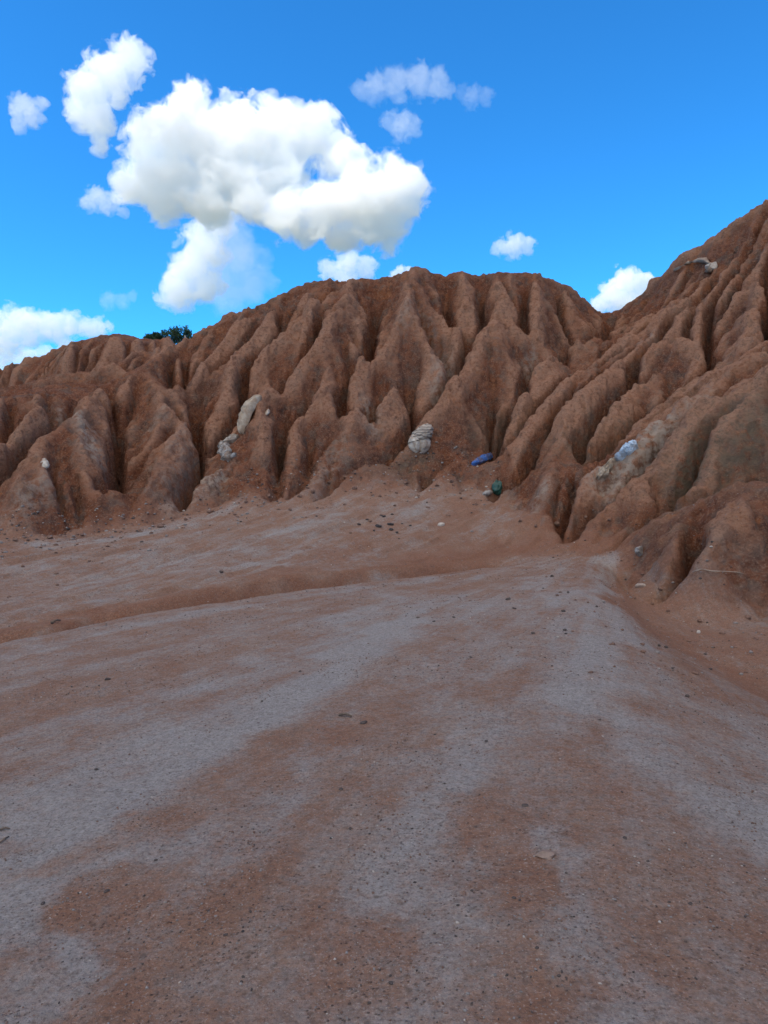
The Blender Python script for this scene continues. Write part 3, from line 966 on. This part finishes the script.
def draped(name, mat, pts, wid, thick, fold=.3, n=34, m=16, seed=0, lift=.03, ragged=.45, smooth=True):
    """a crumpled cloth or sheet lying along the ground through points of the slope"""
    P = [hit(*p) for p in pts]
    for i in range(1, len(P) - 1):                       # bridges small hollows instead of following them
        P[i] = at(pts[i][0], pts[i][1], min(P[i].y, P[0].y + (P[-1].y - P[0].y) * i / (len(P) - 1)))
    c0 = P[0].copy()
    L = [0]
    for a, b in zip(P[:-1], P[1:]): L.append(L[-1] + (b - a).length)
    bm = bmesh.new()
    top, bot = [], []
    for i in range(n + 1):
        s = L[-1] * i / n
        k = max(j for j in range(len(P) - 1) if L[j] <= s + 1e-6)
        f = (s - L[k]) / (L[k + 1] - L[k])
        c = P[k].lerp(P[k + 1], f)
        d = (P[k + 1] - P[k]).normalized()
        nn = normal(c.x, c.y)
        side = d.cross(nn).normalized()
        end = math.sin(math.pi * min(max((i + .15) / (n + .3), 0), 1)) ** .4
        w_ = wid * end * (1 + ragged * mnoise.noise(Vector((s / wid * 1.1, seed * 3.1, 0))))
        rt, rb = [], []
        for j in range(m + 1):
            t = 2 * j / m - 1
            q = c + side * (w_ * t) + d * (wid * ragged * .8 * mnoise.noise(Vector((s / wid * 1.6, t * 1.7, seed + 7))))
            dome = max(0, 1 - t * t) ** .5 * end
            cr = mnoise.noise(Vector((s / wid * 1.3, t * 1.4 + seed, 1.3)))
            fr = abs(mnoise.noise(Vector((s / wid * 3.1 + t, t * 2.6 - s / wid, seed + 2.))))
            h = lift + thick * dome * (.8 + .5 * cr) + fold * thick * (.5 - fr) * 1.6 * end
            rt.append(bm.verts.new(q + nn * h - c0))
            rb.append(bm.verts.new(q - nn * (.04 + thick * .3 * dome) - c0))
        top.append(rt); bot.append(rb)
    for i in range(n):
        for j in range(m):
            bm.faces.new((top[i][j], top[i + 1][j], top[i + 1][j + 1], top[i][j + 1]))
            bm.faces.new((bot[i][j], bot[i][j + 1], bot[i + 1][j + 1], bot[i + 1][j]))
        bm.faces.new((top[i][0], bot[i][0], bot[i + 1][0], top[i + 1][0]))
        bm.faces.new((top[i][m], top[i + 1][m], bot[i + 1][m], bot[i][m]))
    for r in (0, n):
        for j in range(m):
            bm.faces.new((top[r][j], top[r][j + 1], bot[r][j + 1], bot[r][j]))
    return link(name, bm, mat, loc=c0, smooth=smooth)


def stone_mesh(bm, r, seed, at_=Vector(), flat=.65, sub=2, rough=.35):
    g = bmesh.ops.create_icosphere(bm, subdivisions=sub, radius=1)['verts']
    rnd = random.Random(seed)
    planes = [(Vector((rnd.gauss(0, 1), rnd.gauss(0, 1), rnd.gauss(0, 1))).normalized(), rnd.uniform(.5, .85)) for _ in range(9)]
    rot = Matrix.Rotation(rnd.uniform(0, 6.28), 3, 'Z')
    sx, sy = rnd.uniform(.8, 1.3), rnd.uniform(.65, 1)
    for v in g:
        p = v.co.copy()
        for n, d in planes:
            e = p.dot(n) - d
            if e > 0: p -= n * e
        p *= 1 + rough * .4 * mnoise.noise(p * 2.5 + Vector((seed, 0, 0)))
        v.co = at_ + rot @ Vector((p.x * sx, p.y * sy, p.z * flat)) * r


def stone(name, mat, px, py, size, label, cat='stone', group=None, flat=.65, seed=None):
    p = hit(px, py)
    r = size / F * p.y * .5
    bm = bmesh.new()
    stone_mesh(bm, r, seed or int(px * 7 + py), flat=flat, sub=3 if size > 9 else 2)
    o = link(name, bm, mat, smooth=False, loc=p + normal(p.x, p.y) * r * flat * .35)
    return tag(o, label, cat, group)


def tube(bm, pts, r0, r1, seg=7, jit=.15):
    rings = []
    for i, p in enumerate(pts):
        d = (pts[min(i + 1, len(pts) - 1)] - pts[max(i - 1, 0)]).normalized()
        u = d.orthogonal().normalized()
        v = d.cross(u)
        r = r0 + (r1 - r0) * i / (len(pts) - 1)
        rings.append([bm.verts.new(p + (u * math.cos(a) + v * math.sin(a)) * r * (1 + jit * mnoise.noise(p * 9 + u * math.cos(a) * 3))) for a in (6.2832 * k / seg for k in range(seg))])
    for a, b in zip(rings[:-1], rings[1:]):
        for k in range(seg):
            bm.faces.new((a[k], a[(k + 1) % seg], b[(k + 1) % seg], b[k]))
    bm.faces.new(rings[0][::-1]); bm.faces.new(rings[-1])


# --- the tied white bundle in the gully mouth
def bundle():
    p = hit(420, 449)
    u = p.y / F                                          # metres per frame unit there
    root = bpy.data.objects.new('tied_bundle', None)
    COL.objects.link(root)
    root.location = p
    tag(root, 'bulging off-white bundle with a striped wrap, wedged in the gully mouth', 'bundle')
    bm = bmesh.new()
    g = bmesh.ops.create_icosphere(bm, subdivisions=5, radius=1)['verts']
    for v in g:
        q = v.co.copy()
        crease = math.exp(-(q.x / .16) ** 2) * (.25 if q.y < .4 else .05)
        k = 1 - crease + .10 * mnoise.noise(q * 2.2) + .03 * mnoise.noise(q * 7)
        v.co = Vector((q.x * 11 * k, q.y * 10 * k, q.z * 11 * k)) * u + Vector((-.5 * u, 2 * u, 5 * u))
    link('bag', bm, 'white', root)
    bm = bmesh.new()
    g = bmesh.ops.create_icosphere(bm, subdivisions=5, radius=1)['verts']
    for v in g:
        q = v.co.copy()
        k = 1 + .12 * mnoise.noise(q * 1.7 + Vector((3, 0, 0))) + .05 * math.sin(q.z * 13 + q.x * 6 + 5 * mnoise.noise(q * 2)) + .04 * mnoise.noise(q * 8)
        v.co = Vector((q.x * 11.5 * k + 1.5 * q.z, q.y * 9.5 * k, q.z * 9 * k + 3.2 * q.x)) * u + Vector((2 * u, 3 * u, 15 * u))
    N = Nodes('striped_sacking')
    co = N.n('TexCoord').outputs['Object']
    wv = N.n('TexWave', wave_type='BANDS', bands_direction='Z')
    wv.inputs['Scale'].default_value = 3.2
    wv.inputs['Distortion'].default_value = 9
    N.put(wv.inputs['Vector'], co)
    c = N.mix(N.ramp(wv.outputs['Fac'], .55, .8), (.40, .35, .30), (.20, .17, .15))
    c = N.mix(N.ramp(N.noise(co, 5, 5, .6), .5, .7, 0, .6), c, (.34, .26, .20))
    link('wrap', bm, N.surface(c, .85, N.noise(co, 25, 4), .4, .02), root)
    bm = bmesh.new()
    ring = [Vector((11.9 * math.cos(a), 10.4 * math.sin(a), 3.2 * math.cos(a))) * u + Vector((0, 2.5 * u, 9 * u)) for a in (6.2832 * i / 24 for i in range(24))]
    tube(bm, ring + [ring[0]], .5 * u, .5 * u)
    link('cord', bm, 'rope', root)


bundle()
o = draped('long_sack', 'sack', [(261, 399), (254, 404), (248, 414), (245, 424), (242, 434)], .17, .17, seed=1, lift=.08, ragged=.15)
tag(o, 'long cream sack sagging down the spur beside the left-centre gully', 'sack')
o = draped('crumpled_rag', 'white', [(226, 443), (232, 440), (238, 437)], .12, .05, 1.5, 20, 12, seed=2, ragged=.9, smooth=False, lift=.06)
tag(o, 'small white rag in the gully just below the long cream sack', 'rag')
o = draped('crumpled_sheet', 'greyw', [(221, 447), (226, 453), (228, 460), (236, 457)], .15, .06, 1.5, 26, 12, seed=3, ragged=.9, smooth=False, lift=.06)
tag(o, 'grey grimy sheet crumpled in the gully below the white rag', 'sheet')
o = draped('crumpled_sheet', 'blue', [(472, 465), (477, 462), (483, 459), (491, 455)], .10, .04, 1.3, 30, 14, seed=24, ragged=.55, smooth=False, lift=.05)
tag(o, 'bright blue plastic sheet crumpled at the foot of the wall', 'sheet')
o = draped('crumpled_sheet', 'ice', [(636, 445), (630, 450), (624, 456), (617, 461)], .14, .06, 1.6, 34, 14, seed=5, ragged=.9, smooth=False, lift=.08)
tag(o, 'pale icy-blue plastic sheet lying on the right-hand spur', 'sheet')
o = draped('crumpled_rag', 'sack', [(615, 461), (610, 466), (604, 473), (597, 479)], .10, .06, 1.3, 24, 10, seed=6, ragged=.9, smooth=False, lift=.06)
tag(o, 'dirty cream rag trailing downhill from the icy-blue sheet', 'rag')
o = draped('crumpled_rag', 'white', [(42, 460), (44, 465), (45.5, 469)], .055, .06, .4, 16, 10, seed=7, lift=.06)
tag(o, 'little white rag on the lowest spur near the left edge', 'rag')
o = draped('paper_scrap', 'white', [(266.5, 415), (267.5, 411)], .045, .03, .5, 10, 8, seed=8, lift=.06)
tag(o, 'tiny white scrap in the dark gully right of the long cream sack', 'scrap')
o = draped('paper_scrap', 'greyw', [(483, 495), (491, 493)], .07, .05, .5, 12, 8, seed=9, lift=.04)
tag(o, 'pale grey scrap lying against the dark green bag', 'scrap')
o = draped('paper_scrap', 'white', [(438, 526), (444, 525)], .05, .03, .5, 10, 8, seed=10, lift=.03)
tag(o, 'white scrap alone on the fan below the tied bundle', 'scrap')
o = draped('paper_scrap', 'white', [(636, 587), (646, 586)], .035, .03, .3, 14, 8, seed=11, lift=.02)
tag(o, 'narrow white strip at the foot of the red mound', 'scrap')
o = draped('paper_scrap', 'white', [(697, 633.5), (700, 632.5)], .018, .012, .5, 10, 8, seed=12, lift=.02)
tag(o, 'white scrap below the red mound, right of the narrow white strip', 'scrap')


def green_bag():
    p = hit(497, 497)
    u = p.y / F
    bm = bmesh.new()
    g = bmesh.ops.create_icosphere(bm, subdivisions=4, radius=1)['verts']
    for v in g:
        q = v.co.copy()
        k = 1 + .35 * mnoise.noise(q * 1.8 + Vector((0, 4, 0))) - .18 * abs(mnoise.noise(q * 4))
        v.co = Vector((q.x * (5.5 - 2 * q.z) * k, q.y * 5 * k, q.z * 7.5 * k + 2 * abs(q.x))) * u + Vector((0, 0, 5 * u))
    tag(link('plastic_bag', bm, 'green', loc=p), 'crumpled dark green plastic bag standing at the top of the fan', 'bag')


green_bag()


def up(pts, k):
    r = []
    for p in pts:
        h = hit(*p)
        r.append(h + normal(h.x, h.y) * k)
    return r


bm = bmesh.new()
tube(bm, up([(676, 273), (682, 270), (689, 266), (696, 264), (703, 262), (709, 263), (713, 268), (710, 275)], .14), .05, .12, 8, .8)
tag(link('exposed_root', bm, 'root'), 'bleached root jutting from the bank under the right-hand skyline', 'root')
bm = bmesh.new()
tube(bm, up([(694, 575), (702, 573), (712, 574), (724, 573), (735, 574), (742, 575)], .05), .011, .006, 6, .5)
tag(link('dry_branch', bm, 'root'), 'thin pale branch lying across the red mound', 'branch')
for pts, r, lab in (([(339, 717), (345, 718.5), (352, 718)], .011, 'short dark stick in the middle of the near fan'),
                    ([(0, 831), (5, 829.5), (10, 830)], .006, 'dark twig at the left edge, upper of two'),
                    ([(0, 845), (5, 842), (9, 839)], .005, 'dark twig at the left edge, lower of two'),
                    ([(51, 624), (55, 622.5), (60, 622)], .018, 'dark stick beside the wash at the far left')):
    bm = bmesh.new()
    a, b = up([pts[0], pts[-1]], r)
    tube(bm, [a, a.lerp(b, .5) + Vector((.2 * r, .8 * r, .8 * r)), b], r, r * .6, 6, .5)
    tag(link('dry_stick', bm, 'wood'), lab, 'stick')

stone('flat_stone', 'brown2', 545, 857, 20, 'flat pale brown angular stone, largest on the near ground', flat=.45, seed=11)
stone('boulder', 'grey', 641, 553, 13, 'grey angular boulder at the tip of the red mound', 'boulder', flat=.9, seed=3)
stone('boulder', 'quartz', 712, 269, 13, 'pale boulder at the end of the bleached root below the right-hand skyline', 'boulder', flat=.9, seed=8)
DARK = [(552, 577, 5), (568, 593, 4), (508, 600, 6), (514, 609, 4), (434, 622, 4), (454, 618, 4), (533, 634, 5), (687, 697, 6), (525, 807, 6), (472, 892, 5), (514, 901, 5), (537, 949, 5), (507, 978, 5), (391, 984, 7),
        (221, 573, 5), (108, 680, 7), (364, 724, 7), (107, 894, 6), (156, 862, 5), (341, 791, 5), (350, 830, 5), (418, 618, 4), (471, 658, 4), (600, 720, 4), (300, 672, 4), (262, 702, 4), (486, 742, 5), (625, 840, 5), (96, 770, 5), (43, 905, 6), (226, 936, 5), (690, 905, 5)]
for i, (x, y, s) in enumerate(DARK):
    stone('small_stone', 'dark', x, y, s, 'small dark stone lying on the near gravelly fan', group='small dark stones on the near ground')
for i, (x, y, s) in enumerate([(457, 925, 5), (524, 940, 4), (600, 985, 4), (660, 925, 4), (440, 948, 3), (335, 960, 4), (180, 985, 4), (720, 860, 3), (560, 760, 3), (250, 880, 3)]):
    stone('quartz_pebble', 'quartz', x, y, s, 'small white pebble on the near gravelly fan', 'pebble', 'white pebbles on the near ground')
for i, (x, y, s, f) in enumerate([(372, 523, 8, .5), (380, 528, 10, .45), (388, 524, 9, .5), (395, 527, 7, .5), (384, 519, 6, .6), (377, 516, 6, .5), (400, 531, 6, .5), (391, 518, 5, .6), (369, 532, 6, .5), (404, 523, 5, .5), (397, 536, 6, .45), (364, 527, 5, .5), (411, 526, 5, .5)]):
    stone('charred_lump', 'char', x + (i * 37 % 11) - 5, y + (i * 23 % 7) - 3, s * (.55 + (i * 29 % 10) * .05), 'blackish lump in the scatter of debris on the middle fan', 'debris', 'scatter of blackish debris on the middle fan', flat=f)
FOOTST = [(330, 483, 7), (345, 478, 6), (312, 492, 6), (300, 497, 5), (355, 489, 5), (268, 497, 6), (246, 503, 5), (210, 513, 6), (186, 520, 5), (160, 527, 6), (120, 533, 5), (82, 536, 5), (50, 538, 6), (15, 541, 6), (437, 486, 5), (452, 482, 6),
          (405, 484, 5), (462, 491, 5), (418, 496, 4), (476, 505, 4), (520, 522, 6), (536, 527, 5), (556, 525, 6), (585, 524, 5), (610, 522, 5), (345, 505, 4), (380, 497, 4), (290, 510, 4), (235, 515, 4), (428, 508, 4), (448, 516, 4), (652, 604, 5), (668, 612, 5),
          (700, 622, 6), (722, 634, 5), (748, 618, 7), (660, 590, 5), (735, 648, 4), (688, 642, 4), (756, 640, 5)]
for x, y, s in FOOTST:
    stone('fallen_clod', 'brown', x, y, s * 1.15, 'reddish clod fallen to the foot of the eroded slope', 'clod', 'fallen clods along the foot of the slope', flat=.7)

# --- gravel: a litter of pebbles and grit too many to count
def gravel():
    V, Fc, Mi = [], [], []
    tmpl = []
    for s in range(12):
        bm = bmesh.new()
        stone_mesh(bm, 1, s + 50, sub=1, flat=.6)
        bm.verts.index_update()
        tmpl.append((np.array([v.co[:] for v in bm.verts]), np.array([[v.index for v in f.verts] for f in bm.faces])))
        bm.free()
    n = 0
    spots = []
    yy = 1.6 + 14.5 * rng.random(90000) ** 1.4
    xx = rng.uniform(-.62, .62, 90000) * (yy + 1)
    d = vnoise(xx * 1.1, yy * 1.1, xx * 0 + 3, 9) + .7 * vnoise(xx * 3.3, yy * 3.3, xx * 0 + 3, 10)
    ok = np.nonzero(rng.random(90000) < np.clip(.10 + d * .8, .02, 1))[0][:19000]
    spots += [(x, y, (.0019 + .0042 * r ** 3) * (1 + y * .14)) for x, y, r in zip(xx[ok], yy[ok], rng.random(len(ok)))]
    for k in range(2600):                                # grit and clods below the slope
        t = rng.random()
        q = interp([(p[0],) + tuple(p) for p in FOOT], rng.uniform(-20, 505))
        p = at(q[0], q[1], q[2])
        off = rng.exponential(1.3) - .4
        spots.append((p.x, p.y - off, .012 + .05 * rng.random() ** 4))
    for k in range(500):
        p = hit(rng.uniform(540, 768), rng.uniform(505, 680))
        spots.append((p.x, p.y, .008 + .03 * rng.random() ** 4))
    S_ = np.array(spots)
    zz = height(S_[:, 0], S_[:, 1])
    mat_i = rng.choice(4, len(S_), p=[.15, .52, .28, .05])
    for (x, y, r), z, mi in zip(S_, zz, mat_i):
        tv, tf = tmpl[int(rng.integers(12))]
        a = rng.uniform(0, 6.28)
        ca_, sa_ = math.cos(a), math.sin(a)
        q = tv * r
        V.append(np.stack([q[:, 0] * ca_ - q[:, 1] * sa_ + x, q[:, 0] * sa_ + q[:, 1] * ca_ + y, q[:, 2] + z + r * .25], -1))
        Fc.append(tf + n)
        Mi.append(np.full(len(tf), mi))
        n += len(tv)
    V, Fc, Mi = np.concatenate(V), np.concatenate(Fc), np.concatenate(Mi)
    me = bpy.data.meshes.new('gravel')
    me.vertices.add(len(V)); me.vertices.foreach_set('co', V.astype(np.float32).ravel())
    me.loops.add(Fc.size); me.loops.foreach_set('vertex_index', Fc.astype(np.int32).ravel())
    me.polygons.add(len(Fc)); me.polygons.foreach_set('loop_start', np.arange(0, Fc.size, 3, dtype=np.int32))
    for k in ('dark', 'brown', 'grey', 'quartz'): me.materials.append(M[k])
    me.polygons.foreach_set('material_index', Mi.astype(np.int32))
    me.update(calc_edges=True)
    o = bpy.data.objects.new('gravel', me)
    COL.objects.link(o)
    tag(o, kind='stuff')


gravel()

# --- trees on the left skyline
leafN = Nodes('dark_leaves')
_c = leafN.mix(leafN.ramp(leafN.noise(leafN.n('TexCoord').outputs['Object'], 3, 3), .35, .65), (.018, .045, .022), (.05, .085, .035))
LEAF = leafN.surface(_c, .7)


def tree(px, base_py, top_py, half, Y, label, seed):
    rnd = random.Random(seed)
    top = at(px, top_py, Y)
    x, y = top.x, top.y
    g = float(height(x, y))
    root = bpy.data.objects.new('bushy_tree', None)
    COL.objects.link(root)
    root.location = (x, y, g - .05)
    tag(root, label, 'tree')
    u = Y / F
    Hh = top.z - g
    cz0 = at(px, base_py, Y).z - g
    bm = bmesh.new()
    limbs = []
    tube(bm, [Vector((0, 0, 0)), Vector((.03, 0, Hh * .3)), Vector((-.02, .03, Hh * .6))], .07, .045)
    for k in range(7):
        a = rnd.uniform(0, 6.28)
        e = Vector((math.cos(a) * half * u * rnd.uniform(.4, .85), math.sin(a) * half * u * rnd.uniform(.4, .85), cz0 + (Hh - cz0) * rnd.uniform(.15, .8)))
        s = Vector((0, 0, Hh * rnd.uniform(.2, .55)))
        tube(bm, [s, s.lerp(e, .5) + Vector((0, 0, .08)), e], .035, .012, 5)
        limbs.append(e)
    link('trunk', bm, 'wood', root)
    V, Fc = [], []
    clumps = limbs + [Vector((rnd.uniform(-.8, .8) * half * u, rnd.uniform(-.6, .6) * half * u, cz0 + (Hh - cz0) * rnd.uniform(.1, .85))) for _ in range(9)]
    for c in clumps:
        R_ = half * u * rnd.uniform(.22, .38)
        for _ in range(170):
            d = Vector((rnd.gauss(0, 1), rnd.gauss(0, 1), rnd.gauss(0, .75)))
            d = d.normalized() * R_ * rnd.random() ** .4
            p = c + d
            if p.z > Hh * 1.02: continue
            a, b = Vector((rnd.gauss(0, 1), rnd.gauss(0, 1), rnd.gauss(0, 1))).normalized(), Vector((rnd.gauss(0, 1), rnd.gauss(0, 1), rnd.gauss(0, 1)))
            b = a.cross(b).normalized()
            l = rnd.uniform(.05, .09)
            k = len(V)
            V += [p - a * l, p + b * l * .45, p + a * l, p - b * l * .45]
            Fc.append((k, k + 1, k + 2, k + 3))
    me = bpy.data.meshes.new('crown')
    me.from_pydata([tuple(v) for v in V], [], Fc)
    me.materials.append(LEAF)
    o = bpy.data.objects.new('crown', me)
    COL.objects.link(o)
    o.parent = root


tree(180, 350, 327, 18, 41, 'larger dark bushy tree on the left skyline', 1)
tree(152, 343, 332, 10, 41, 'smaller dark bushy tree left of the larger one on the skyline', 2)
p = at(196, 331, 37.5)
o = draped('plastic_scrap', 'white', [(186, 339), (190, 338)], .09, .10, .5, 12, 8, seed=13, lift=.1)
tag(o, 'small white scrap on the ridge right under the larger skyline tree', 'scrap')
